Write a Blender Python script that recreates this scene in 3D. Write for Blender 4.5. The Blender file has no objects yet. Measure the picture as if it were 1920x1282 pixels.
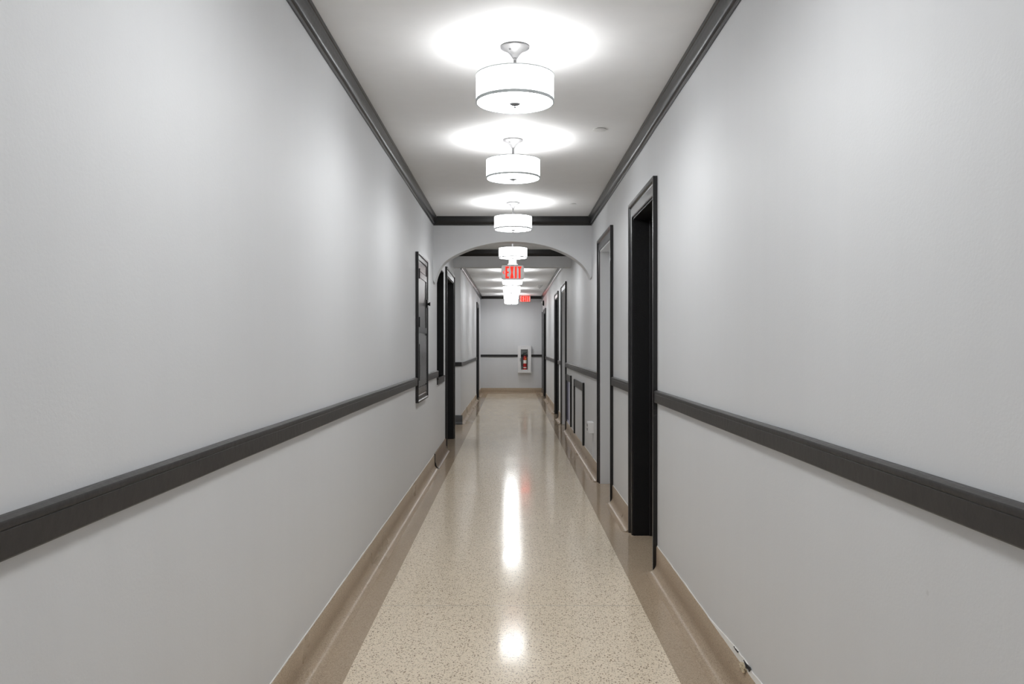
import bpy, bmesh, math, random
from mathutils import Vector
random.seed(7)
C = bpy.context.scene.collection
PI = math.pi

# ------------------------------------------------------------------ materials
def newmat(name):
    m = bpy.data.materials.new(name); m.use_nodes = True
    nt = m.node_tree
    return m, nt, nt.nodes['Principled BSDF']

def plain(name, col, rough=.5, metal=0, spec=.5, emis=None, estr=0, bump=0, bscale=60, var=0):
    m, nt, b = newmat(name)
    b.inputs['Base Color'].default_value = (*col, 1)
    b.inputs['Roughness'].default_value = rough
    b.inputs['Metallic'].default_value = metal
    b.inputs['Specular IOR Level'].default_value = spec
    if emis:
        b.inputs['Emission Color'].default_value = (*emis, 1)
        b.inputs['Emission Strength'].default_value = estr
    g = nt.nodes.new('ShaderNodeNewGeometry')
    if bump:
        n = nt.nodes.new('ShaderNodeTexNoise'); n.inputs['Scale'].default_value = bscale
        n.inputs['Detail'].default_value = 3
        nt.links.new(g.outputs['Position'], n.inputs['Vector'])
        bp = nt.nodes.new('ShaderNodeBump'); bp.inputs['Strength'].default_value = bump
        bp.inputs['Distance'].default_value = .002
        nt.links.new(n.outputs['Fac'], bp.inputs['Height'])
        nt.links.new(bp.outputs['Normal'], b.inputs['Normal'])
    if var:
        n = nt.nodes.new('ShaderNodeTexNoise'); n.inputs['Scale'].default_value = 5
        n.inputs['Detail'].default_value = 6
        nt.links.new(g.outputs['Position'], n.inputs['Vector'])
        r = nt.nodes.new('ShaderNodeMapRange')
        r.inputs['To Min'].default_value = 1 - var; r.inputs['To Max'].default_value = 1 + var
        nt.links.new(n.outputs['Fac'], r.inputs['Value'])
        mx = nt.nodes.new('ShaderNodeVectorMath'); mx.operation = 'SCALE'
        mx.inputs[0].default_value = col
        nt.links.new(r.outputs['Result'], mx.inputs['Scale'])
        nt.links.new(mx.outputs[0], b.inputs['Base Color'])
    return m

def math_node(nt, op, a, b=None, c=None):
    n = nt.nodes.new('ShaderNodeMath'); n.operation = op
    for i, v in enumerate((a, b, c)):
        if v is None: continue
        if isinstance(v, (int, float)): n.inputs[i].default_value = v
        else: nt.links.new(v, n.inputs[i])
    return n.outputs[0]

def mixcol(nt, fac, a, b):
    n = nt.nodes.new('ShaderNodeMix'); n.data_type = 'RGBA'
    if isinstance(fac, (int, float)): n.inputs[0].default_value = fac
    else: nt.links.new(fac, n.inputs[0])
    for i, v in ((6, a), (7, b)):
        if isinstance(v, tuple): n.inputs[i].default_value = (*v, 1)
        else: nt.links.new(v, n.inputs[i])
    return n.outputs[2]

def wall_paint(name, col, rough, smudge=False):
    m, nt, b = newmat(name)
    g = nt.nodes.new('ShaderNodeNewGeometry')
    # roller-applied eggshell: vertical faint streaks in gloss, orange peel in relief
    mp = nt.nodes.new('ShaderNodeMapping'); mp.inputs['Scale'].default_value = (9, 9, .5)
    nt.links.new(g.outputs['Position'], mp.inputs['Vector'])
    n = nt.nodes.new('ShaderNodeTexNoise'); n.inputs['Scale'].default_value = 1.0; n.inputs['Detail'].default_value = 5
    nt.links.new(mp.outputs[0], n.inputs['Vector'])
    r = nt.nodes.new('ShaderNodeMapRange'); r.inputs['From Min'].default_value = .25; r.inputs['From Max'].default_value = .75
    r.inputs['To Min'].default_value = rough - .035; r.inputs['To Max'].default_value = rough + .035
    nt.links.new(n.outputs['Fac'], r.inputs['Value']); nt.links.new(r.outputs['Result'], b.inputs['Roughness'])
    dark = tuple(c * .965 for c in col)
    out = mixcol(nt, n.outputs['Fac'], dark, tuple(min(1, c * 1.03) for c in col))
    if smudge:
        for (p, rad) in (((.84, 1.713, .806), .0075), ((.84, 1.72, .58), .007), ((.84, 2.2, 1.55), .003)):
            d = nt.nodes.new('ShaderNodeVectorMath'); d.operation = 'DISTANCE'
            nt.links.new(g.outputs['Position'], d.inputs[0]); d.inputs[1].default_value = p
            k = nt.nodes.new('ShaderNodeMapRange'); k.inputs['From Min'].default_value = rad; k.inputs['From Max'].default_value = rad * .4
            k.inputs['To Min'].default_value = 0; k.inputs['To Max'].default_value = .16
            nt.links.new(d.outputs['Value'], k.inputs['Value'])
            out = mixcol(nt, k.outputs['Result'], out, (.22, .21, .2))
    nt.links.new(out, b.inputs['Base Color'])
    n2 = nt.nodes.new('ShaderNodeTexNoise'); n2.inputs['Scale'].default_value = 140; n2.inputs['Detail'].default_value = 2
    nt.links.new(g.outputs['Position'], n2.inputs['Vector'])
    n3 = nt.nodes.new('ShaderNodeTexNoise'); n3.inputs['Scale'].default_value = 3.0; n3.inputs['Detail'].default_value = 2
    nt.links.new(g.outputs['Position'], n3.inputs['Vector'])
    h = math_node(nt, 'MULTIPLY_ADD', n3.outputs['Fac'], 5.0, n2.outputs['Fac'])
    bp = nt.nodes.new('ShaderNodeBump'); bp.inputs['Strength'].default_value = .25; bp.inputs['Distance'].default_value = .0012
    nt.links.new(h, bp.inputs['Height']); nt.links.new(bp.outputs['Normal'], b.inputs['Normal'])
    b.inputs['Specular IOR Level'].default_value = .32
    return m

def terrazzo(name, border_only=False):
    m, nt, b = newmat(name)
    g = nt.nodes.new('ShaderNodeNewGeometry')
    sep = nt.nodes.new('ShaderNodeSeparateXYZ'); nt.links.new(g.outputs['Position'], sep.inputs[0])
    wob = nt.nodes.new('ShaderNodeTexNoise'); wob.inputs['Scale'].default_value = 70; wob.inputs['Detail'].default_value = 3
    nt.links.new(g.outputs['Position'], wob.inputs['Vector'])
    warp = nt.nodes.new('ShaderNodeVectorMath'); warp.operation = 'MULTIPLY_ADD'
    nt.links.new(wob.outputs['Color'], warp.inputs[0]); warp.inputs[1].default_value = (.012,) * 3
    rt = nt.nodes.new('ShaderNodeMapping'); rt.inputs['Rotation'].default_value = (.4, .7, .3); rt.inputs['Location'].default_value = (3.1, 1.7, 5.3)
    nt.links.new(g.outputs['Position'], rt.inputs['Vector']); nt.links.new(rt.outputs[0], warp.inputs[2])
    def chips(scale, keep, size, vec):
        v = nt.nodes.new('ShaderNodeTexVoronoi'); v.inputs['Scale'].default_value = scale
        nt.links.new(vec, v.inputs['Vector'])
        sc = nt.nodes.new('ShaderNodeSeparateColor'); nt.links.new(v.outputs['Color'], sc.inputs[0])
        sel = math_node(nt, 'LESS_THAN', sc.outputs[0], keep)
        lim = math_node(nt, 'MULTIPLY', sc.outputs[1], size)
        ins = math_node(nt, 'LESS_THAN', v.outputs['Distance'], math_node(nt, 'ADD', lim, size * .45))
        return math_node(nt, 'MULTIPLY', sel, ins), sc.outputs[2]
    c1, t1 = chips(128, .50, .37, warp.outputs[0])
    c2, t2 = chips(240, .34, .42, warp.outputs[0])
    c3, t3 = chips(330, .55, .5, warp.outputs[0])
    big = nt.nodes.new('ShaderNodeTexNoise'); big.inputs['Scale'].default_value = 1.3; big.inputs['Detail'].default_value = 4
    nt.links.new(rt.outputs[0], big.inputs['Vector'])
    # field: pale cream matrix, brown marble chips
    base = mixcol(nt, big.outputs['Fac'], FIELD_A, FIELD_B)
    chipc = mixcol(nt, t1, (.12, .08, .048), (.36, .26, .175))
    f = mixcol(nt, math_node(nt, 'MULTIPLY', c1, .9), base, chipc)
    f = mixcol(nt, math_node(nt, 'MULTIPLY', c2, .6), f, (.22, .16, .11))
    # border: small dense chips, browner matrix
    bb = mixcol(nt, big.outputs['Fac'], BORD_A, BORD_B)
    bb = mixcol(nt, math_node(nt, 'MULTIPLY', c3, .55), bb, (.13, .09, .06))
    bb = mixcol(nt, math_node(nt, 'MULTIPLY', c2, .5), bb, (.60, .50, .38))
    if border_only:
        col = bb
    else:
        ax = math_node(nt, 'ABSOLUTE', sep.outputs[0])
        edge = math_node(nt, 'GREATER_THAN', math_node(nt, 'ADD', ax, math_node(nt, 'MULTIPLY', wob.outputs['Fac'], .004)), .655)
        col = mixcol(nt, edge, f, bb)
    nt.links.new(col, b.inputs['Base Color'])
    # hand polish: gloss varies, slow waviness
    mp = nt.nodes.new('ShaderNodeMapping'); mp.inputs['Scale'].default_value = (3.5, .8, 1)
    nt.links.new(g.outputs['Position'], mp.inputs['Vector'])
    rn = nt.nodes.new('ShaderNodeTexNoise'); rn.inputs['Scale'].default_value = 2; rn.inputs['Detail'].default_value = 4
    nt.links.new(mp.outputs[0], rn.inputs['Vector'])
    r = nt.nodes.new('ShaderNodeMapRange'); r.inputs['From Min'].default_value = .3; r.inputs['From Max'].default_value = .7
    r.inputs['To Min'].default_value = .09 if not border_only else .25; r.inputs['To Max'].default_value = .15 if not border_only else .36
    nt.links.new(rn.outputs['Fac'], r.inputs['Value']); nt.links.new(r.outputs['Result'], b.inputs['Roughness'])
    wv = nt.nodes.new('ShaderNodeTexNoise'); wv.inputs['Scale'].default_value = 5; wv.inputs['Detail'].default_value = 2
    nt.links.new(g.outputs['Position'], wv.inputs['Vector'])
    bp = nt.nodes.new('ShaderNodeBump'); bp.inputs['Strength'].default_value = .35; bp.inputs['Distance'].default_value = .0006
    nt.links.new(wv.outputs['Fac'], bp.inputs['Height'])
    if not border_only: nt.links.new(bp.outputs['Normal'], b.inputs['Normal'])
    b.inputs['Specular IOR Level'].default_value = .12
    return m

FIELD_A = (.84, .73, .585); FIELD_B = (.74, .64, .50)
BORD_A = (.47, .37, .27); BORD_B = (.39, .305, .22)
WALL = wall_paint('grey_eggshell_paint', (.656, .665, .681), .50, True)
CEIL = wall_paint('pale_ceiling_paint', (.84, .845, .855), .62)
BLACK = plain('black_satin_paint', (.0085, .0080, .0085), .30, spec=.5, bump=.35, bscale=45, var=.25)
CROWNM = plain('charcoal_gloss_paint', (.016, .0165, .0185), .28, bump=.35, bscale=30, var=.15)
BLACKM = plain('black_matt_paint', (.005, .005, .006), .5, spec=.3, bump=.5, bscale=120)
RAILM = plain('worn_black_paint', (.020, .0172, .0160), .40, spec=.5, bump=.5, bscale=35, var=.35)
WOOD = plain('brown_stained_wood', (.16, .105, .06), .38, bump=.5, bscale=40, var=.3)
FLOOR = terrazzo('polished_terrazzo')
COVE = terrazzo('brown_terrazzo', True)
CAULK = plain('white_filler', (.80, .79, .77), .6, bump=.8, bscale=200)
NICKEL = plain('brushed_nickel', (.075, .075, .077), .38, 0)
PLASTIC = plain('white_plastic', (.78, .78, .78), .4)
TRIMW = plain('pale_shade_tape', (.62, .66, .68), .6)
DGREY = plain('dark_gap', (.01, .01, .01), .9)
CHUNK = plain('broken_plaster', (.55, .47, .34), .9, bump=1, bscale=150, var=.4)
STRIP = plain('zinc_divider', (.55, .52, .46), .25, .3)
EXITH = plain('exit_housing', (.17, .155, .15), .5)
RED = plain('red_enamel', (.42, .012, .012), .28)
LABELW = plain('paper_label', (.8, .8, .74), .5)
ORANGE = plain('orange_label', (.75, .22, .03), .5)
RUBBER = plain('black_rubber', (.015, .015, .015), .5)
CABW = plain('white_enamel', (.74, .74, .75), .35)
LILAC = plain('pale_lilac_board', (.55, .57, .72), .5)
NAVY = plain('navy_board', (.02, .02, .07), .5)
REDL = plain('lit_red_letters', (.45, .012, .008), 1, spec=0, emis=(1, .045, .028), estr=.42)
PINKF = plain('lit_pink_face', (.25, .12, .11), .8, spec=.2, emis=(1, .30, .26), estr=.42)

def glassy(name, tint, rough=.03, fac=.9):
    m = bpy.data.materials.new(name); m.use_nodes = True; nt = m.node_tree
    nt.nodes.remove(nt.nodes['Principled BSDF'])
    o = nt.nodes['Material Output']
    t = nt.nodes.new('ShaderNodeBsdfTransparent'); t.inputs[0].default_value = (*tint, 1)
    gl = nt.nodes.new('ShaderNodeBsdfGlossy'); gl.inputs['Roughness'].default_value = rough
    fr = nt.nodes.new('ShaderNodeFresnel'); fr.inputs[0].default_value = 1.45
    mx = nt.nodes.new('ShaderNodeMixShader')
    nt.links.new(fr.outputs[0], mx.inputs[0]); nt.links.new(t.outputs[0], mx.inputs[1]); nt.links.new(gl.outputs[0], mx.inputs[2])
    nt.links.new(mx.outputs[0], o.inputs[0])
    return m
GLASS = glassy('clear_glass', (.93, .95, .95))
CABGLASS = plain('smoked_glass', (.05, .048, .048), .30, spec=.4)

LAMP_E = 5.2
def lamp_mat(name, strength, tint):
    m, nt, b = newmat(name)
    b.inputs['Base Color'].default_value = (.8, .82, .83, 1); b.inputs['Roughness'].default_value = .8
    b.inputs['Emission Color'].default_value = (*tint, 1)
    b.inputs['Emission Strength'].default_value = strength
    m.cycles.emission_sampling = 'FRONT' if strength else 'NONE'
    return m
SHADE = lamp_mat('lit_pleated_fabric', LAMP_E, (.975, .992, 1))
DIFF = lamp_mat('lit_frosted_acrylic', LAMP_E * 3.6, (.975, .995, 1))
LINER = plain('white_shade_liner', (.6, .6, .6), .8)

# ------------------------------------------------------------------ mesh helpers
class MB:
    def __init__(s): s.bm = bmesh.new()
    def box(s, x0, x1, y0, y1, z0, z1, bev=0):
        vs = [s.bm.verts.new((x, y, z)) for x in (x0, x1) for y in (y0, y1) for z in (z0, z1)]
        fs = [(0, 1, 3, 2), (4, 6, 7, 5), (0, 4, 5, 1), (2, 3, 7, 6), (0, 2, 6, 4), (1, 5, 7, 3)]
        ff = [s.bm.faces.new([vs[i] for i in f]) for f in fs]
        if bev:
            es = list({e for f in ff for e in f.edges})
            bmesh.ops.bevel(s.bm, geom=es, offset=bev, segments=2, affect='EDGES', profile=.6)
        return s
    def sweep(s, prof, pts_fn, n):
        """prof: list of 2-D points (closed); pts_fn(i, p) -> 3-D; n stations"""
        rings = [[s.bm.verts.new(pts_fn(i, p)) for p in prof] for i in range(n)]
        k = len(prof)
        for a, b in zip(rings, rings[1:]):
            for j in range(k):
                s.bm.faces.new([a[j], a[(j + 1) % k], b[(j + 1) % k], b[j]])
        s.bm.faces.new(rings[0][::-1]); s.bm.faces.new(rings[-1])
        return s
    def lathe(s, prof, cx, cy, cz, n=48, axis='z', close=False):
        rings = []
        for (r, h) in prof:
            ring = []
            for j in range(n):
                a = 2 * PI * j / n; u, v = r * math.cos(a), r * math.sin(a)
                p = {'z': (cx + u, cy + v, cz + h), 'x': (cx + h, cy + u, cz + v), 'y': (cx + u, cy + h, cz + v)}[axis]
                ring.append(s.bm.verts.new(p))
            rings.append(ring)
        pairs = list(zip(rings, rings[1:])) + ([(rings[-1], rings[0])] if close else [])
        for a, b in pairs:
            for j in range(n):
                s.bm.faces.new([a[j], a[(j + 1) % n], b[(j + 1) % n], b[j]])
        if not close:
            s.bm.faces.new(rings[0][::-1]); s.bm.faces.new(rings[-1])
        return s
    def tube(s, pts, r, n=10):
        pts = [Vector(p) for p in pts]; rings = []
        for i, p in enumerate(pts):
            d = (pts[min(i + 1, len(pts) - 1)] - pts[max(i - 1, 0)]).normalized()
            up = Vector((0, 0, 1)) if abs(d.z) < .9 else Vector((0, 1, 0))
            a = d.cross(up).normalized(); b = d.cross(a)
            rings.append([s.bm.verts.new(p + a * r * math.cos(2 * PI * j / n) + b * r * math.sin(2 * PI * j / n)) for j in range(n)])
        for a, b in zip(rings, rings[1:]):
            for j in range(n): s.bm.faces.new([a[j], a[(j + 1) % n], b[(j + 1) % n], b[j]])
        s.bm.faces.new(rings[0][::-1]); s.bm.faces.new(rings[-1])
        return s
    def prism_xz(s, poly, y0, y1):
        a = [s.bm.verts.new((x, y0, z)) for x, z in poly]; b = [s.bm.verts.new((x, y1, z)) for x, z in poly]
        s.bm.faces.new(a); s.bm.faces.new(b[::-1])
        for i in range(len(poly)):
            j = (i + 1) % len(poly); s.bm.faces.new([a[j], a[i], b[i], b[j]])
        return s
    def build(s, name, mat, parent=None, smooth=None, mats=None):
        bmesh.ops.recalc_face_normals(s.bm, faces=s.bm.faces)
        me = bpy.data.meshes.new(name); s.bm.to_mesh(me); s.bm.free()
        me.materials.append(mat)
        o = bpy.data.objects.new(name, me); C.objects.link(o)
        if parent is not None:
            o.parent = parent; o.location = -Vector(parent.location) if parent.type == 'EMPTY' else o.location
        if smooth:
            for p in me.polygons: p.use_smooth = True
            try: me.set_sharp_from_angle(angle=math.radians(smooth))
            except Exception: pass
        return o

def empty(name, loc):
    o = bpy.data.objects.new(name, None); C.objects.link(o); o.location = loc; o.empty_display_size = .1
    return o
def tag(o, label, cat=None, group=None, kind=None):
    o['label'] = label
    if cat: o['category'] = cat
    if group: o['group'] = group
    if kind: o['kind'] = kind
    return o
def struct(o, label=None, cat=None):
    o['kind'] = 'structure'
    if label: o['label'] = label
    if cat: o['category'] = cat
    return o

# ------------------------------------------------------------------ measures
XL, XR, XLF = -.825, .84, -.85       # wall faces: left, right, left beyond the side passage
ZC = 2.66
Y0, Y1 = -2.6, 23.2                  # ends of the corridor
YA, YA2 = 8.91, 9.11                 # arch wall
YB, YB2 = 11.98, 12.13               # ceiling beam
YJ = 14.1                            # far side of the side passage
T = .22

# openings: (y0, y1, z0, z1)
DR = [(4.99, 5.84, 0, 2.185), (7.12, 8.03, 0, 2.205), (13.06, 14.08, 0, 2.19), (15.22, 16.18, 0, 2.185), (20.8, 21.88, 0, 2.13)]
DL = [(10.61, 11.88, 0, 2.187)]
WL = (9.34, 10.25, .95, 2.198)
DLF = [(20.45, 21.35, 0, 2.255)]

def grid_wall(mb, side, xf, y0, y1, z0, z1, holes, t=T):
    ys = sorted({y0, y1, *[h[0] for h in holes], *[h[1] for h in holes]})
    zs = sorted({z0, z1, *[h[2] for h in holes], *[h[3] for h in holes]})
    xb = xf + side * t
    ny, nz = len(ys) - 1, len(zs) - 1
    def solid(i, j):
        if i < 0 or j < 0 or i >= ny or j >= nz: return False
        cy, cz = (ys[i] + ys[i + 1]) / 2, (zs[j] + zs[j + 1]) / 2
        return not any(h[0] < cy < h[1] and h[2] < cz < h[3] for h in holes)
    V = {}
    def v(x, y, z):
        k = (round(x, 5), round(y, 5), round(z, 5))
        if k not in V: V[k] = mb.bm.verts.new((x, y, z))
        return V[k]
    for i in range(ny):
        for j in range(nz):
            if not solid(i, j): continue
            a, b, c, d = ys[i], ys[i + 1], zs[j], zs[j + 1]
            for x in (xf, xb): mb.bm.faces.new([v(x, a, c), v(x, b, c), v(x, b, d), v(x, a, d)])
            if not solid(i - 1, j): mb.bm.faces.new([v(xf, a, c), v(xb, a, c), v(xb, a, d), v(xf, a, d)])
            if not solid(i + 1, j): mb.bm.faces.new([v(xf, b, c), v(xb, b, c), v(xb, b, d), v(xf, b, d)])
            if not solid(i, j - 1): mb.bm.faces.new([v(xf, a, c), v(xb, a, c), v(xb, b, c), v(xf, b, c)])
            if not solid(i, j + 1): mb.bm.faces.new([v(xf, a, d), v(xb, a, d), v(xb, b, d), v(xf, b, d)])

# ------------------------------------------------------------------ shell
mb = MB(); grid_wall(mb, 1, XR, Y0, Y1, 0, ZC, DR); struct(mb.build('wall_right', WALL), 'light grey painted right-hand corridor wall with dark chair rail and doorways', 'wall')
mb = MB(); grid_wall(mb, -1, XL, Y0, YB2, 0, ZC, DL + [WL]); struct(mb.build('wall_left', WALL), 'light grey painted left-hand corridor wall from the camera to the ceiling beam', 'wall')
mb = MB(); grid_wall(mb, -1, XLF, YJ + .15, Y1, 0, ZC, DLF); struct(mb.build('wall_left_far', WALL), 'far stretch of the left wall beyond the side passage', 'wall')
struct(MB().box(-3.2, XLF, YJ, YJ + .15, 0, ZC).build('wall_passage_far', WALL), 'narrow grey wall return facing the camera beyond the left doorway', 'wall')
struct(MB().box(-3.2, XL - T, YB2 - .15, YB2, 0, ZC).build('wall_passage_near', WALL), 'hidden near wall of the left side passage', 'wall')
struct(MB().box(-3.4, -3.2, YB2 - .15, YJ + .15, 0, ZC).build('wall_passage_end', WALL), 'end wall of the left side passage', 'wall')
struct(MB().box(XLF - T, XR + T, Y1, Y1 + .2, 0, ZC).build('wall_back', WALL), 'grey end wall of the corridor with a fire extinguisher cabinet', 'wall')
struct(MB().box(XL - T, XR + T, Y0 - .2, Y0, 0, ZC).build('wall_front', WALL), 'wall closing the corridor behind the camera', 'wall')
struct(MB().box(-3.4, XR + T, Y0 - .2, Y1 + .2, -.2, 0).build('floor', FLOOR), 'polished speckled cream terrazzo floor with brown border bands', 'floor')
struct(MB().box(-3.4, XR + T, Y0 - .2, Y1 + .2, ZC, ZC + .2).build('ceiling', CEIL), 'pale flat ceiling with bright pools of lamp light', 'ceiling')
for i, y in enumerate((4.26, 7.46)):
    struct(MB().box(-.655, .655, y - .0015, y + .0015, -.004, .0004).build('trim_%d' % (i + 1), STRIP),
           ['thin divider strip across the terrazzo nearer the camera', 'thin divider strip across the terrazzo just before the arch'][i], 'strip')

# arch wall
px = [(815.5, 531), (818, 519), (822.5, 507.9), (829.5, 496.2), (837.3, 488.4), (849, 480.8), (864.6, 472.9), (880.2, 466.6), (895.8, 461.8),
      (912, 457.9), (934, 454.2), (959, 452.8), (985, 454.2), (1006, 457.0), (1024, 461.0), (1045, 467.7), (1069.9, 479.3), (1088.6, 493), (1098.5, 504.5), (1104, 514), (1107.3, 522)]
k = 8.91 / 1590
arc = [((x - 959.5) * k, 1.305 + (648 - y) * k) for x, y in px]
def catmull(P, n=5):
    out = []
    for i in range(len(P) - 1):
        p0, p1, p2, p3 = P[max(i - 1, 0)], P[i], P[i + 1], P[min(i + 2, len(P) - 1)]
        for s in range(n):
            t = s / n
            out.append(tuple(.5 * ((2 * p1[q]) + (-p0[q] + p2[q]) * t + (2 * p0[q] - 5 * p1[q] + 4 * p2[q] - p3[q]) * t * t + (-p0[q] + 3 * p1[q] - 3 * p2[q] + p3[q]) * t ** 3) for q in (0, 1)))
    return out + [P[-1]]
arc = catmull(arc)
zl, zr = arc[0][1] + .05, arc[-1][1] + .05
mb = MB()
xs = [p[0] for p in arc]
vt = {}
def col(y):
    lo = [mb.bm.verts.new((x, y, z)) for x, z in arc]; hi = [mb.bm.verts.new((x, y, ZC)) for x, _ in arc]
    ends = [mb.bm.verts.new(p) for p in ((XL - .01, y, zl), (XL - .01, y, ZC), (XR + .01, y, zr), (XR + .01, y, ZC))]
    return lo, hi, ends
f, b = col(YA), col(YA2)
for lo, hi, e in (f, b):
    for i in range(len(lo) - 1): mb.bm.faces.new([lo[i], lo[i + 1], hi[i + 1], hi[i]])
    mb.bm.faces.new([e[0], lo[0], hi[0], e[1]]); mb.bm.faces.new([lo[-1], e[2], e[3], hi[-1]])
chain = lambda c: [c[2][0]] + c[0] + [c[2][2]]
cf, cb = chain(f), chain(b)
for i in range(len(cf) - 1): mb.bm.faces.new([cf[i], cf[i + 1], cb[i + 1], cb[i]])
struct(mb.build('wall_arch', WALL, smooth=40), 'grey cross wall with a wide low archway', 'archway')
struct(MB().box(XL, XR, YB, YB2, 2.412, ZC).build('ceiling_beam', WALL), 'grey ceiling beam crossing the corridor beyond the arch', 'beam')

# ------------------------------------------------------------------ trims: (p outwards, z) profiles
def arc_pts(cx, cz, r, a0, a1, n):
    return [(cx + r * math.cos(a0 + (a1 - a0) * i / n), cz + r * math.sin(a0 + (a1 - a0) * i / n)) for i in range(n + 1)]
def bez(p0, p1, p2, n=8):
    return [tuple((1 - t) ** 2 * a + 2 * t * (1 - t) * b_ + t * t * c for a, b_, c in zip(p0, p1, p2)) for t in [i / n for i in range(n + 1)]]
CROWN = [(0, -.092), (.007, -.092), (.010, -.084)] + bez((.010, -.080), (.0295, -.074), (.031, -.030), 10) + [(.033, -.024), (.033, -.017), (.038, -.015), (.040, -.004), (.040, 0), (0, 0)]
COVEP = [(0, .15), (.005, .15), (.0075, .147), (.0075, .06)] + arc_pts(.0575, .052, .05, PI, PI * 1.5, 10)[1:] + [(.068, .0005), (.068, -.01), (0, -.01)]
def railprof(zb, zt):
    h = zt - zb
    return [(0, zb), (.018, zb), (.020, zb + .003), (.020, zb + h * .68), (.0185, zb + h * .695), (.0185, zb + h * .71), (.0205, zb + h * .73), (.0215, zb + h * .88), (.020, zb + h * .93), (.0125, zb + h * .97), (.010, zt), (0, zt)]

def along_y(prof, side, xw, segs, z0=0, wob=0, m=1.0):
    mb = MB()
    for a, b in segs:
        n = max(2, int((b - a) / m) + 1)
        def fn(i, p, a=a, b=b, n=n):
            y = a + (b - a) * i / (n - 1)
            w = wob * (math.sin(y * 3.1) + .6 * math.sin(y * 7.7 + 1)) if wob else 0
            return (xw - side * p[0], y, z0 + p[1] + w)
        mb.sweep(prof, fn, n)
    return mb
def along_x(prof, yw, x0, x1, z0=0, face=-1):
    return MB().sweep(prof, lambda i, p: ((x0, x1)[i], yw + face * p[0], z0 + p[1]), 2)

tn = [2]
def trim(o, label, cat):
    tn[0] += 1; o.name = 'trim_%d' % tn[0]; o.data.name = 'trim'
    return struct(o, label, cat)
for side, xw, a, b, lab in ((1, XR, Y0, YA, 'dark crown moulding along the right wall before the arch'), (-1, XL, Y0, YA, 'dark crown moulding along the left wall before the arch'),
                            (1, XR, YA2, YB, 'short dark crown moulding on the right between arch and beam'), (-1, XL, YA2, YB, 'short dark crown moulding on the left between arch and beam'),
                            (1, XR, YB2, Y1, 'crown moulding along the far right wall beyond the beam'), (-1, XLF, YJ, Y1, 'crown moulding along the far left wall beyond the beam')):
    trim(along_y(CROWN, side, xw, [(a, b)], ZC, .0012, .25).build('t', CROWNM, smooth=35), lab, 'moulding')
trim(along_x(CROWN, YA, XL, XR, ZC).build('t', BLACK, smooth=35), 'black crown moulding across the top of the arch wall', 'moulding')
trim(along_x(CROWN, YB, XL, XR, ZC).build('t', BLACK, smooth=35), 'black crown moulding on the beam seen through the arch', 'moulding')
trim(along_x([(a, c * .8) for a, c in CROWN], Y1, XLF, XR, ZC).build('t', BLACK, smooth=35), 'black crown moulding across the end wall', 'moulding')

R_segs = [(Y0, 4.885), (5.945, 7.02), (8.135, 12.955), (14.185, 15.115), (16.285, 20.695)]
for (a, b), lab in zip(R_segs, ('long near stretch of black chair rail on the right wall', 'short piece of chair rail between the two nearest right doorways',
                                'chair rail on the right wall above the two low framed panels', 'tiny chair rail piece between the far right doorways', 'farthest stretch of chair rail on the right wall')):
    trim(along_y(railprof(.978, 1.048), 1, XR, [(a, b)], 0, .0006, .25).build('t', RAILM, smooth=30), lab, 'chair rail')
for (a, b), xw, lab in (((Y0, 7.265), XL, 'long near stretch of black chair rail on the left wall'), ((8.125, 9.33), XL, 'short chair rail between the wall cabinet and the dark window recess'),
                        ((YJ - .02, 20.345), XLF, 'far stretch of chair rail on the left wall beyond the passage')):
    trim(along_y(railprof(.964, 1.033), -1, xw, [(a, b)], 0, .0006, .25).build('t', RAILM, smooth=30), lab, 'chair rail')
trim(along_x(railprof(.964, 1.033), YJ, -3.2, XLF + .0, 0).build('t', BLACK), 'short dark chair rail on the wall return beyond the left doorway', 'chair rail')
trim(MB().sweep(railprof(1.0, 1.065), lambda i, p: ((XLF, XR)[i], Y1 - p[0], p[1]), 2).build('t', BLACK), 'black chair rail across the end wall', 'chair rail')

def base(name, side, xw, segs, lab):
    o = struct(along_y(COVEP, side, xw, segs, 0).build(name, COVE, smooth=40), lab, 'baseboard')
    mb = MB()
    for a, b in segs:
        n = max(3, int((b - a) / .06))
        prof = [(0, 0), (.0035, 0), (.0035, 1), (0, 1)]
        hs = [.003 + .005 * random.random() ** 2 for _ in range(n)]
        mb.sweep(prof, lambda i, p, a=a, b=b, n=n, hs=hs: (xw - side * p[0], a + (b - a) * i / (n - 1), .15 + p[1] * hs[i]), n)
    c = mb.build('caulk_line', CAULK, o); c['label'] = 'thin uneven white filler line above the baseboard'
    return o
bR = base('baseboard_right', 1, XR, [(Y0, 4.885), (5.945, 7.02), (8.135, 12.955), (14.185, 15.115), (16.285, 20.695), (21.99, Y1)], 'coved brown terrazzo skirting along the right wall')
base('baseboard_left', -1, XL, [(Y0, 8.99)], 'coved brown terrazzo skirting along the left wall')
base('baseboard_left_far', -1, XLF, [(YJ + .02, 20.345), (21.45, Y1)], 'coved brown terrazzo skirting on the far left wall')
o = struct(along_x([(p, z) for p, z in COVEP], Y1, XLF, XR).build('baseboard_back', COVE, smooth=40), 'coved brown terrazzo skirting along the end wall', 'baseboard')
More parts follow.
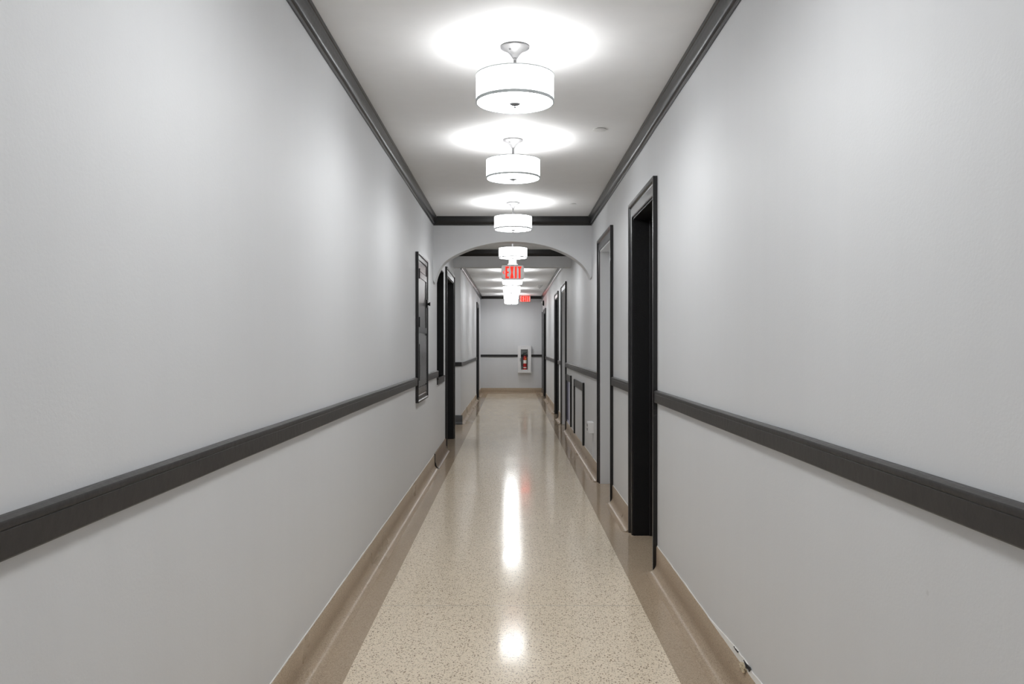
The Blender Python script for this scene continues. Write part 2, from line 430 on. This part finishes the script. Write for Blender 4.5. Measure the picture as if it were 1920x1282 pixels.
# dark painted base on the return, brown wooden plinth piece at the left doorway
struct(along_x([(p * 1.0, z) for p, z in COVEP], YJ, -3.2, XLF + .03).build('baseboard_passage', plain('dark_grey_paint', (.06, .06, .062), .4), smooth=40), 'dark grey painted skirting on the wall return', 'baseboard')
WP = [(0, .155), (.012, .155), (.014, .150), (.014, .07), (.020, .06), (.022, .05)] + bez((.022, .045), (.03, .012), (.055, .004), 5) + [(.055, -.01), (0, -.01)]
o = struct(along_y(WP, -1, XL, [(9.0, 10.50)], 0).build('baseboard_wood', WOOD, smooth=40), 'brown wooden skirting board piece before the left doorway', 'baseboard')
for ya, yb in ((8.985, 9.0),):
    MB().sweep([(p * 1.08, z + (.004 if z > .1 else 0)) for p, z in WP], lambda i, p: (XL + p[0], (ya, yb)[i], p[1]), 2).build('end_block', BLACK, o)

# torn plaster at the near right skirting
prof_y = [3.62, 3.5, 3.4, 3.32, 3.26, 3.2, 3.15, 3.1, 3.06, 3.02, 2.98, 2.94, 2.9, 2.84, 2.75, 2.6, 2.4]
hh = [.004, .010, .015, .021, .024, .028, .030, .026, .030, .028, .022, .020, .024, .026, .026, .024, .022]
mb = MB()
mb.sweep([(0, 0), (.006, 0), (.004, 1), (0, 1)], lambda i, p: (XR - p[0], prof_y[i], .148 + p[1] * hh[i] - (.004 if p[1] == 0 else 0)), len(prof_y))
c = mb.build('torn_plaster', CAULK, bR); c['label'] = 'torn white plaster edge exposed above the skirting'
mb = MB()
for (ya, yb, za, zb) in ((3.185, 3.125, .168, .177), (3.05, 2.965, .150, .176)):
    n = 6
    P = []
    for i in range(n + 1):
        t = i / n; y = ya + (yb - ya) * t; w = math.sin(PI * min(1, t * 1.25)) ** .8 if t < .8 else .9 * (1 - (t - .8) * 5)
        P.append((y, zb - .003 * (1 - t), zb - (zb - za) * max(.08, w) * (.3 + .7 * t)))
    vs1 = [mb.bm.verts.new((XR - .0068, y, a)) for y, a, _ in P]; vs2 = [mb.bm.verts.new((XR - .0068, y, b_)) for y, _, b_ in P]
    ws1 = [mb.bm.verts.new((XR - .002, y, a)) for y, a, _ in P]; ws2 = [mb.bm.verts.new((XR - .002, y, b_)) for y, _, b_ in P]
    for i in range(n):
        mb.bm.faces.new([vs1[i], vs1[i + 1], vs2[i + 1], vs2[i]])
        mb.bm.faces.new([vs1[i], vs1[i + 1], ws1[i + 1], ws1[i]]); mb.bm.faces.new([vs2[i], vs2[i + 1], ws2[i + 1], ws2[i]])
c = mb.build('plaster_gap', DGREY, bR); c['label'] = 'black gaps behind the torn plaster'
mb = MB()
bmesh.ops.create_icosphere(mb.bm, subdivisions=3, radius=1)
for v in mb.bm.verts:
    n = 1 + .35 * math.sin(v.co.x * 5 + v.co.z * 7) * math.sin(v.co.y * 6 + 1)
    v.co = Vector((XR - .010 + v.co.x * .008 * n, 3.045 + v.co.y * .036 * n, .150 + v.co.z * .015 * n - v.co.y * .004))
c = mb.build('plaster_chunk', CHUNK, bR); c['label'] = 'loose cream crumb of broken plaster'

# ------------------------------------------------------------------ door frames
def frame_prof():   # (w across casing from the opening, p out of the wall): flat board, bead, backband
    return [(0, 0), (0, .010), (.006, .013), (.062, .013), (.066, .010), (.072, .012), (.078, .022), (.085, .0255), (.100, .0255), (.100, 0)]
def casing(side, xw, op, w=.1, zfoot=0.0):
    """U-shaped mitred casing round an opening"""
    y0, y1, _, z1 = op
    mb = MB(); s = w / .1
    pr = frame_prof()
    def st(i, p):
        u, q = p[0] * s, p[1]
        return [(xw - side * q, y0 - u, zfoot), (xw - side * q, y0 - u, z1 + u), (xw - side * q, y1 + u, z1 + u), (xw - side * q, y1 + u, zfoot)][i]
    mb.sweep(pr, st, 4)
    return mb
def jamb(side, xw, op, depth, th=.012, p=.004):
    y0, y1, _, z1 = op
    mb = MB(); xa, xb = sorted((xw - side * p, xw + side * depth))
    mb.box(xa, xb, y0, y0 + th, 0, z1); mb.box(xa, xb, y1 - th, y1, 0, z1); mb.box(xa, xb, y0 + th, y1 - th, z1 - th, z1)
    return mb
def stop(side, xw, op, d0, d1, th=.014, j=.012):
    y0, y1, _, z1 = op
    y0 += j; y1 -= j; z1 -= j
    mb = MB(); xa, xb = sorted((xw + side * d0, xw + side * d1))
    mb.box(xa, xb, y0, y0 + th, 0, z1, .0035); mb.box(xa, xb, y1 - th, y1, 0, z1, .0035); mb.box(xa, xb, y0 + th, y1 - th, z1 - th, z1, .0035)
    return mb
def slab(side, xw, op, d0, d1, j=.013):
    y0, y1, _, z1 = op
    xa, xb = sorted((xw + side * d0, xw + side * d1))
    return MB().box(xa, xb, y0 + j, y1 - j, .004, z1 - j)
dn = [0]
def doorway(side, xw, op, lab, jm, dm, w=.1):
    dn[0] += 1
    o = empty('door_%d' % dn[0], (xw, (op[0] + op[1]) / 2, 0)); struct(o, lab, 'door')
    casing(side, xw, op, w).build('door_casing', BLACK, o)
    jamb(side, xw, op, .2).build('door_jamb', jm, o)
    if jm is BLACK or jm is BLACKM: stop(side, xw, op, .105, .135).build('door_stop', BLACK, o)
    sl = slab(side, xw, op, .137, .175).build('door_leaf', dm, o)
    y = op[0] + .09; x = xw + side * .137
    kb = MB().lathe([(.028, 0), (.028, -side * .006), (.010, -side * .010), (.010, -side * .032), (.024, -side * .042), (.026, -side * .055), (.014, -side * .066)], x, y, .98, 20, 'x').build('door_knob', NICKEL, sl, smooth=40)
    kb.location = (0, 0, 0)
    return o
GJ = WALL
doorway(1, XR, DR[0], 'nearest and tallest black doorway on the right wall', BLACKM, BLACK)
doorway(1, XR, DR[1], 'second right doorway with black casing and light grey jamb', GJ, WALL)
doorway(1, XR, DR[2], 'black cased doorway with pale jamb beyond the low framed panels on the right', GJ, WALL)
doorway(1, XR, DR[3], 'all black doorway in the middle of the far right wall', BLACKM, BLACK)
doorway(1, XR, DR[4], 'farthest black doorway on the right, below the wall alarm', BLACKM, BLACK)
doorway(-1, XL, DL[0], 'black doorway on the left wall beyond the arch', BLACKM, BLACK)
doorway(-1, XLF, DLF[0], 'distant narrow doorway on the far left wall', BLACKM, WALL)
trim(MB().box(XR - .022, XR, 22.95, 23.12, 0, 2.22).build('t', BLACK), 'narrow black upright at the right corner of the end wall', 'upright')

# ------------------------------------------------------------------ window recess (left, under the arch)
w = empty('window_1', (XL, (WL[0] + WL[1]) / 2, WL[2])); struct(w, 'tall black lined window recess on the left wall under the arch', 'window')
mb = MB(); y0, y1, z0, z1 = WL
mb.box(XL - .20, XL + .002, y0, y0 + .012, z0, z1); mb.box(XL - .20, XL + .002, y1 - .012, y1, z0, z1); mb.box(XL - .20, XL + .002, y0 + .012, y1 - .012, z1 - .012, z1)
mb.build('window_frame', BLACKM, w)
mb = MB(); mb.box(XL - .165, XL - .125, y0 + .012, y1 - .012, z0, z0 + .06); mb.box(XL - .165, XL - .125, y0 + .012, y1 - .012, z1 - .072, z1 - .012)
mb.box(XL - .165, XL - .125, y0 + .012, y0 + .06, z0 + .06, z1 - .072); mb.box(XL - .165, XL - .125, y1 - .06, y1 - .012, z0 + .06, z1 - .072); mb.box(XL - .165, XL - .125, y0 + .06, y1 - .06, 1.55, 1.59)
mb.build('window_sash', BLACKM, w)
MB().box(XL - .15, XL - .142, y0 + .06, y1 - .06, z0 + .06, z1 - .072).build('window_pane', CABGLASS, w)
mb = MB(); mb.box(XL - .12, XL + .022, y0 - .012, y1 + .012, z0 - .022, z0 + .0, .003); mb.box(XL, XL + .014, y0, y1, z0 - .075, z0 - .022)
mb.build('window_sill', RAILM, w)

# ------------------------------------------------------------------ wall cabinet on the left
cy0, cy1, cz0, cz1 = 7.27, 8.12, .812, 2.113
cab = empty('wall_cabinet', (XL, (cy0 + cy1) / 2, cz0)); tag(cab, 'tall black framed cabinet on the left wall with a glazed upper door', 'cabinet')
op = (cy0 + .06, cy1 - .06, 0, cz1 - .06)
mb = MB(); pr = [(0, 0), (0, .014), (.004, .018), (.036, .018), (.042, .022), (.046, .0265), (.060, .0265), (.060, 0)]
a0, a1, b0, b1 = cy0 + .06, cy1 - .06, cz0 + .06, cz1 - .06
R4 = [[mb.bm.verts.new(q) for q in ((XL + p, a0 - u, b0 - u), (XL + p, a0 - u, b1 + u), (XL + p, a1 + u, b1 + u), (XL + p, a1 + u, b0 - u))] for u, p in pr]
for i in range(len(pr)):
    A, B = R4[i], R4[(i + 1) % len(pr)]
    for j in range(4): mb.bm.faces.new([A[j], A[(j + 1) % 4], B[(j + 1) % 4], B[j]])
mb.build('cabinet_frame', BLACK, cab)
GLOSSP = plain('black_gloss_panel', (.03, .029, .03), .22, bump=.15, bscale=20)
MB().box(XL + .0005, XL + .009, a0, a1, b0, b1).build('back_board', GLOSSP, cab)
MB().box(XL + .009, XL + .013, a0 + .004, a1 - .004, 1.965, b1 - .004, .001).build('top_panel', GLOSSP, cab)
# upper glazed door: four rails and a pane
d = MB(); x0_, x1_ = XL + .009, XL + .019
d.box(x0_, x1_, a0 + .004, a1 - .004, 1.905, 1.955); d.box(x0_, x1_, a0 + .004, a1 - .004, 1.42, 1.47)
d.box(x0_, x1_, a0 + .004, a0 + .06, 1.47, 1.905); d.box(x0_, x1_, a1 - .06, a1 - .004, 1.47, 1.905)
dd = d.build('upper_door', BLACK, cab)
q = MB().box(XL + .010, XL + .013, a0 + .06, a1 - .06, 1.47, 1.905).build('glass_pane', CABGLASS, dd); q.location = (0, 0, 0)
# lower door with a raised panel
d = MB(); d.box(x0_, x1_ - .002, a0 + .004, a1 - .004, .95, 1.40); d.box(x1_ - .003, x1_ + .002, a0 + .09, a1 - .09, 1.0, 1.32, .002)
d.build('lower_door', GLOSSP, cab)
MB().box(x0_, x1_ - .002, a0 + .004, a1 - .004, b0 + .004, .94, .001).build('bottom_panel', GLOSSP, cab)
for z in (1.93, 1.51):
    h = MB(); h.box(XL + .018, XL + .024, a0 - .012, a0 + .03, z - .04, z + .04, .001); h.tube([(XL + .027, a0 + .004, z - .044), (XL + .027, a0 + .004, z + .044)], .005, 10)
    h.build('hinge', BLACKM, cab)
h = MB(); h.box(XL + .019, XL + .026, a1 - .05, a1 + .045, 1.665, 1.74, .002); h.lathe([(.012, .007), (.012, .02), (.018, .024), (.018, .032)], XL + .019, a1 - .01, 1.70, 16, 'x')
h.build('latch', BLACKM, cab)

# ------------------------------------------------------------------ low framed panels on the right wall
def low_panel(y0, y1, ztop, zbot, lab, inner, navy=False):
    e = empty('access_panel', (XR, (y0 + y1) / 2, zbot)); tag(e, lab, 'panel', None)
    p = .024; wleg = .06; hb = .09
    MB().box(XR - p * .7, XR - .001, y0 + wleg, y1 - wleg, ztop - hb, ztop, .002).build('header_board', RAILM, e)
    for (a, b) in ((y0, y0 + wleg), (y1 - wleg, y1)):
        MB().box(XR - p, XR - .001, a, b, zbot, ztop + (.012 if a == y0 else 0), .003).build('upright', BLACK, e)
    MB().box(XR - .006, XR - .001, y0 + wleg, y1 - wleg, zbot, ztop - hb).build('infill_board', inner, e)
    if navy: MB().box(XR - .009, XR - .006, y1 - wleg - .32, y1 - wleg, zbot + .04, ztop - hb).build('edge_board', NAVY, e)
    return e
low_panel(9.78, 11.22, .865, .152, 'low black framed grey panel on the right wall, nearer of two beneath the chair rail', WALL)
low_panel(11.86, 12.86, .875, .165, 'low dark framed panel with pale lilac and navy infill beside the far doorway', LILAC, True)

# outlet box
e = empty('outlet_box', (XR, 8.75, .46)); tag(e, 'white surface mounted socket box low on the right wall beyond the second doorway', 'outlet')
MB().box(XR - .055, XR, 8.66, 8.84, .41, .52, .004).build('box_body', PLASTIC, e)
MB().box(XR - .060, XR - .055, 8.665, 8.835, .415, .515, .002).build('cover_plate', CABW, e)
for z in (.445, .487):
    m2 = MB(); m2.box(XR - .064, XR - .060, 8.72, 8.78, z - .014, z + .014, .003); m2.build('socket', plain('grey_socket', (.25, .25, .26), .4), e)
MB().box(XR - .012, XR, 8.70, 8.725, .152, .41).build('cable_channel', WALL, e)

# ------------------------------------------------------------------ pendant lamps
SR, SZ0, SZ1 = .1755, 2.403, 2.527
def make_lamp():
    e = empty('pendant_lamp', (0, 0, ZC))
    MB().lathe([(.064, -.001), (.066, -.004), (.066, -.008), (.062, -.011), (.050, -.016), (.034, -.026), (.022, -.038), (.015, -.050), (.012, -.054), (.009, -.054)], 0, 0, ZC, 48).build('ceiling_canopy', NICKEL, e, smooth=50)
    cn = [c for c in e.children][0]
    s = MB().lathe([(.004, 0), (.0055, -.002), (.0055, -.006), (.003, -.009)], -.022, -.030, ZC - .018, 12).build('canopy_screw', NICKEL, cn, smooth=40)
    s.location = (0, 0, 0)
    MB().lathe([(.0095, -.052), (.0095, -.060), (.0075, -.061), (.0075, -.168)], 0, 0, ZC, 20).build('stem', NICKEL, e, smooth=50)
    # pleated drum (thin walled)
    mb = MB(); n = 180; rings = []
    for (z, dr) in ((SZ0 + .002, 0), (SZ1 - .001, 0), (SZ1 - .001, -.003), (SZ0 + .002, -.003)):
        rings.append([mb.bm.verts.new(((SR + dr + .0006 * (1 if j % 2 else -1)) * math.cos(2 * PI * j / n), (SR + dr + .0006 * (1 if j % 2 else -1)) * math.sin(2 * PI * j / n), z)) for j in range(n)])
    inner = []
    for i in range(4):
        A, B = rings[i], rings[(i + 1) % 4]
        for j in range(n):
            f_ = mb.bm.faces.new([A[j], A[(j + 1) % n], B[(j + 1) % n], B[j]])
            f_.material_index = 0 if i == 0 else 1
    sh = mb.build('drum_shade', SHADE, e); sh.data.materials.append(LINER)
    for (za, zb, nm) in ((SZ1 - .005, SZ1, 'top_band'), (SZ0, SZ0 + .013, 'bottom_band')):
        r0, r1 = SR - .004, SR + .0022
        t = MB().lathe([(r0, za), (r1, za), (r1, zb), (r0, zb)], 0, 0, 0, 72, close=True).build(nm, TRIMW, sh, smooth=40); t.location = (0, 0, 0)
    df = MB().lathe([(.001, .004), (SR - .006, .004), (SR - .006, .001), (SR - .012, -.002), (.06, -.0035), (.001, -.004)], 0, 0, SZ0 + .003, 72).build('diffuser', DIFF, e, smooth=60)
    df.data.materials.append(LINER)
    for p in df.data.polygons:
        if p.normal.z > .1: p.material_index = 1
    fn = MB().lathe([(.001, 0), (.024, -.001), (.025, -.003), (.021, -.007), (.010, -.010), (.005, -.012), (.006, -.015), (.007, -.019), (.004, -.022)], 0, 0, SZ0 - .001, 28).build('finial', NICKEL, df, smooth=50)
    fn.location = (0, 0, 0)
    sp = MB()
    for a in (0, 2 * PI / 3, 4 * PI / 3):
        sp.tube([(.006 * math.cos(a), .006 * math.sin(a), SZ1 - .012), ((SR - .003) * math.cos(a), (SR - .003) * math.sin(a), SZ1 - .006)], .0018, 6)
    sp.build('shade_spider', NICKEL, e)
    return e
lamp0 = make_lamp()
def copy_tree(o, parent=None):
    c = o.copy(); C.objects.link(c)
    if parent is not None: c.parent = parent
    for ch in list(o.children): copy_tree(ch, c)
    return c
LAMPS = [(.0145, 3.84, 'largest and nearest lit drum pendant lamp, hanging at the top of the picture'),
         (.009, 5.58, 'second lit drum pendant lamp from the camera, below the nearest one'),
         (.0126, 8.03, 'third lit drum pendant lamp, just in front of the arch wall'),
         (.015, 10.62, 'lit drum pendant lamp seen through the arch directly above the large exit sign'),
         (.011, 15.15, 'lit drum pendant lamp partly hidden behind the bottom of the large exit sign'),
         (.000, 17.45, 'lit drum pendant lamp sixth from the camera, level with the smoke detector'),
         (-.011, 20.0, 'lit drum pendant lamp beside the small distant exit sign, last but one'),
         (-.011, 22.2, 'farthest and lowest looking lit drum pendant lamp near the end wall'),
         (.01, 1.95, 'added unseen drum pendant lamp overhead just ahead of the camera, above the picture'),  # added out of frame to light the near walls
         (.01, -.1, 'added unseen drum pendant lamp hanging behind the camera'),  # unseen lamp, added for light on the walls nearest the camera
         (-1.75, 13.05, 'added drum pendant lamp inside the side passage, out of sight, lighting the wall return')]  # hidden lamp added to brighten the passage wall return
BULB_W = 4.4
for i, (x, y, lab) in enumerate(LAMPS):
    o = lamp0 if i == 0 else copy_tree(lamp0)
    o.location = (x, y, ZC)
    tag(o, lab, 'lamp', 'drum pendant lamps along the corridor ceiling')
    L = bpy.data.lights.new('bulb_light', 'POINT'); L.energy = BULB_W; L.shadow_soft_size = .048; L.color = (1, .99, .975)
    lo = bpy.data.objects.new('bulb_light', L); C.objects.link(lo); lo.location = (0, 0, 2.458 - ZC); lo.parent = o

# ------------------------------------------------------------------ exit signs
def letters(mb, cx, cz, h, w, y0, y1, t):
    """EXIT, strokes of thickness t, centred"""
    lw = w * .225; gap = (w - 3 * lw - t) / 3
    x = cx - w / 2
    mb.box(x, x + t, y0, y1, cz - h / 2, cz + h / 2)
    for zz in (cz + h / 2 - t, cz - t / 2, cz - h / 2): mb.box(x + t, x + lw * (.92 if zz == cz - t / 2 else 1), y0, y1, zz, zz + t)
    x += lw + gap
    s = t * .92
    mb.prism_xz([(x, cz + h / 2), (x + s, cz + h / 2), (x + lw, cz - h / 2), (x + lw - s, cz - h / 2)], y0, y1)
    mb.prism_xz([(x + lw - s, cz + h / 2), (x + lw, cz + h / 2), (x + s, cz - h / 2), (x, cz - h / 2)], y0 - .0004, y1)
    x += lw + gap
    mb.box(x, x + t, y0, y1, cz - h / 2, cz + h / 2)
    x += t + gap
    mb.box(x, x + lw, y0, y1, cz + h / 2 - t, cz + h / 2); mb.box(x + lw / 2 - t / 2, x + lw / 2 + t / 2, y0, y1, cz - h / 2, cz + h / 2 - t)
def round_rect(cx, cz, w, h, r, n=6):
    P = []
    for (sx, sz, a) in ((1, 1, 0), (-1, 1, PI / 2), (-1, -1, PI), (1, -1, 1.5 * PI)):
        for i in range(n + 1):
            t = a + PI / 2 * i / n; P.append((cx + sx * (w / 2 - r) + r * math.cos(t), cz + sz * (h / 2 - r) + r * math.sin(t)))
    return P
def exit_sign(cx, y, z0, z1, w, lab, face, hang):
    e = empty('exit_sign', (cx, y, ZC)); tag(e, lab, 'sign')
    h = z1 - z0; cz = (z0 + z1) / 2
    MB().prism_xz(round_rect(cx, cz, w, h, .028), y - .022, y + .022).build('sign_housing', EXITH, e)
    MB().prism_xz(round_rect(cx, cz, w - .014, h - .014, .022), y - .0245, y - .0222).build('face_plate', face, e)
    mb = MB(); letters(mb, cx + .010, cz, h * .84, w * .70, y - .0262, y - .0246, .0235)
    mb.build('exit_letters', REDL, e)
    mb = MB(); ax = cx - w / 2 + .017
    mb.prism_xz([(ax, cz), (ax + .022, cz + .024), (ax + .031, cz + .024), (ax + .011, cz), (ax + .031, cz - .024), (ax + .022, cz - .024)], y - .0262, y - .0246)
    mb.build('chevron_arrow', REDL, e)
    if hang:
        MB().box(cx - .07, cx + .07, y - .03, y + .03, z1 + .004, z1 + .018, .003).build('mounting_plate', CABW, e)
        MB().box(cx - .053, cx + .053, y - .028, y + .028, z1 + .018, z1 + .12, .003).build('mounting_block', CABW, e)
        MB().lathe([(.012, 0), (.012, ZC - z1 - .12)], cx, y, z1 + .12, 16).build('hanging_stem', CABW, e, smooth=40)
        MB().box(cx - .02, cx + .02, y - .012, y + .012, z1 - .002, z1 + .005).build('neck', RUBBER, e)
    else:
        MB().box(cx - .06, cx + .06, y - .025, y + .025, z1, ZC).build('mounting_plate', CABW, e)
    return e
exit_sign(.012, 11.1, 2.170, 2.355, .298, 'large red exit sign with left arrow hanging beyond the arch', EXITH, True)
exit_sign(.359, 22.85, 2.479, 2.652, .298, 'small distant red exit sign with pink lit face near the end wall', PINKF, False)
L = bpy.data.lights.new('exit_glow', 'AREA'); L.energy = .25; L.color = (1, .12, .07); L.shape = 'RECTANGLE'; L.size = .25; L.size_y = .14
lo = bpy.data.objects.new('exit_glow', L); C.objects.link(lo); lo.rotation_euler = (-PI / 2, 0, 0); lo.parent = bpy.data.objects['exit_sign.001']; lo.location = (0, -.03, 2.565 - ZC)


# ------------------------------------------------------------------ ceiling fittings
def disc(x, y, r, lab, k=.75):
    o = MB().lathe([(r * .8, .0), (r * .8, -.003 * k), (r, -.004 * k), (r, -.0075 * k), (r * .94, -.009 * k), (.001, -.0095 * k)], x, y, ZC, 36).build('ceiling_sprinkler_cover', CEIL if False else PLASTIC, smooth=40)
    return tag(o, lab, 'sprinkler cover', 'round sprinkler covers on the ceiling')
disc(.551, 5.31, .043, 'round white sprinkler cover on the ceiling, largest and nearest')
disc(.580, 8.10, .036, 'thin round sprinkler cover on the ceiling just before the arch', .45)
disc(.570, 17.3, .030, 'tiny distant sprinkler cover on the ceiling before the smoke detector')
e = empty('smoke_detector', (.618, 18.9, ZC)); tag(e, 'white two tier smoke detector on the distant ceiling near the right wall', 'smoke detector')
MB().lathe([(.070, 0), (.070, -.018), (.064, -.026), (.052, -.030)], .618, 18.9, ZC, 32).build('detector_base', PLASTIC, e, smooth=40)
MB().lathe([(.050, -.030), (.050, -.048), (.040, -.062), (.022, -.070), (.001, -.071)], .618, 18.9, ZC, 32).build('detector_head', PLASTIC, e, smooth=40)
MB().lathe([(.018, -.071), (.016, -.076), (.001, -.077)], .618, 18.9, ZC, 20).build('sensor_grille', plain('grey_plastic', (.2, .2, .21), .5), e)
e = empty('wall_alarm', (XR, 22.0, 2.41)); tag(e, 'small black alarm unit with white lens high on the far right wall', 'alarm')
MB().lathe([(.070, 0), (.070, -.020), (.060, -.034), (.040, -.040)], XR, 22.0, 2.41, 28, 'x').build('alarm_body', BLACKM, e, smooth=40)
MB().lathe([(.034, -.040), (.034, -.052), (.024, -.062), (.001, -.066)], XR, 22.0, 2.425, 20, 'x').build('alarm_lens', PLASTIC, e, smooth=40)

# ------------------------------------------------------------------ extinguisher cabinet on the end wall
kx0, kx1, kz0, kz1 = .165, .530, .570, 1.307
yf = 23.08
e = empty('wall_mounted_extinguisher_cabinet', ((kx0 + kx1) / 2, Y1, kz0)); tag(e, 'white metal fire extinguisher cabinet with a glazed door on the end wall', 'cabinet')
mb = MB(); t = .012
mb.box(kx0, kx0 + t, yf + .012, Y1, kz0, kz1); mb.box(kx1 - t, kx1, yf + .012, Y1, kz0, kz1); mb.box(kx0 + t, kx1 - t, yf + .012, Y1, kz0, kz0 + t); mb.box(kx0 + t, kx1 - t, yf + .012, Y1, kz1 - t, kz1)
mb.box(kx0 + t, kx1 - t, Y1 - .006, Y1, kz0 + t, kz1 - t)
mb.build('cabinet_box', CABW, e)
wx0, wx1, wz0, wz1 = .249, .441, .656, 1.204
mb = MB()
mb.box(kx0, wx0, yf - .006, yf + .011, kz0, kz1, .003); mb.box(wx1, kx1, yf - .006, yf + .011, kz0, kz1, .003); mb.box(wx0, wx1, yf - .006, yf + .011, kz0, wz0, .003); mb.box(wx0, wx1, yf - .006, yf + .011, wz1, kz1, .003)
dr = mb.build('cabinet_door', CABW, e)
g = MB().box(wx0 - .004, wx1 + .004, yf + .0115, yf + .0145, wz0 - .004, wz1 + .004).build('glass_pane', GLASS, dr); g.location = (0, 0, 0)
g = MB().box(wx0 - .024, wx0 - .012, yf - .026, yf - .006, .88, .97, .003).build('pull_handle', NICKEL, dr); g.location = (0, 0, 0)
cx, cyy, zb = .358, 23.134, kz0 + t + .001
x = empty('fire_extinguisher', (cx, cyy, zb)); tag(x, 'red fire extinguisher with white label standing inside the glazed cabinet', 'fire extinguisher')
R = .056
MB().lathe([(R - .006, 0), (R, .006), (R, .395), (R * .93, .420), (R * .7, .445), (R * .4, .462), (.014, .466), (.014, .472)], cx, cyy, zb, 36).build('cylinder_body', RED, x, smooth=40)
def wrap(z0, z1, a0, a1, mat, nm):
    mb = MB(); n = 14; A = []; B = []; A2 = []; B2 = []
    for i in range(n + 1):
        a = a0 + (a1 - a0) * i / n
        for lst, z, r in ((A, z0, R + .0012), (B, z1, R + .0012), (A2, z0, R + .0002), (B2, z1, R + .0002)):
            lst.append(mb.bm.verts.new((cx + r * math.cos(a), cyy + r * math.sin(a), zb + z)))
    for i in range(n):
        for P, Q in ((A, B), (A2, B2), (A, A2), (B, B2)): mb.bm.faces.new([P[i], P[i + 1], Q[i + 1], Q[i]])
    mb.bm.faces.new([A[0], B[0], B2[0], A2[0]]); mb.bm.faces.new([A[-1], B[-1], B2[-1], A2[-1]])
    return mb.build(nm, mat, x)
wrap(.24, .33, -PI * .95, -PI * .08, LABELW, 'instruction_label')
wrap(.112, .141, -PI * .75, -PI * .25, LABELW, 'lower_label')
wrap(.345, .393, -PI * .5, -PI * .06, ORANGE, 'orange_label')
mb = MB(); mb.lathe([(.016, .472), (.016, .507), (.010, .512)], cx, cyy, zb, 20); mb.build('valve', NICKEL, x, smooth=40)
MB().lathe([(.014, 0), (.014, -.012), (.011, -.013)], cx + .004, cyy - .016, zb + .489, 18, 'y').build('pressure_gauge', LABELW, x)
mb = MB(); mb.tube([(cx - .05, cyy - .01, zb + .532), (cx + .01, cyy - .005, zb + .524), (cx + .055, cyy - .01, zb + .547)], .006, 8); mb.tube([(cx + .0, cyy, zb + .51), (cx + .05, cyy - .01, zb + .518)], .005, 8)
mb.build('squeeze_handle', NICKEL, x)
pts = [(cx - .012, cyy - .004, zb + .492), (cx - .045, cyy - .014, zb + .50), (cx - .075, cyy - .02, zb + .46), (cx - .084, cyy - .022, zb + .37), (cx - .082, cyy - .022, zb + .26), (cx - .076, cyy - .02, zb + .17)]
MB().tube(catmull([tuple(p) for p in pts], 5) if False else pts, .009, 10).build('hose', RUBBER, x, smooth=60)

# ------------------------------------------------------------------ world, camera, view
wd = bpy.data.worlds.new('world'); bpy.context.scene.world = wd; wd.use_nodes = True
wd.node_tree.nodes['Background'].inputs[0].default_value = (.5, .5, .5, 1); wd.node_tree.nodes['Background'].inputs[1].default_value = .05
cam = bpy.data.cameras.new('camera'); co = bpy.data.objects.new('camera', cam); C.objects.link(co)
co.location = (0, 0, 1.305); co.rotation_euler = (PI / 2, 0, 0)
cam.sensor_width = 36; cam.lens = 1590 / 1920 * 36
cam.shift_x = .5 / 1920; cam.shift_y = 7 / 1920
cam.clip_start = .02; cam.clip_end = 100
sc = bpy.context.scene; sc.camera = co
sc.view_settings.view_transform = 'Standard'; sc.view_settings.look = 'None'
sc.view_settings.gamma = 1; sc.view_settings.use_curve_mapping = False
sc.view_settings.exposure = 0.78
sc.cycles.max_bounces = 12; sc.cycles.diffuse_bounces = 8; sc.cycles.glossy_bounces = 5; sc.cycles.transparent_max_bounces = 8
sc.cycles.use_denoising = True
sc.cycles.sample_clamp_indirect = 3
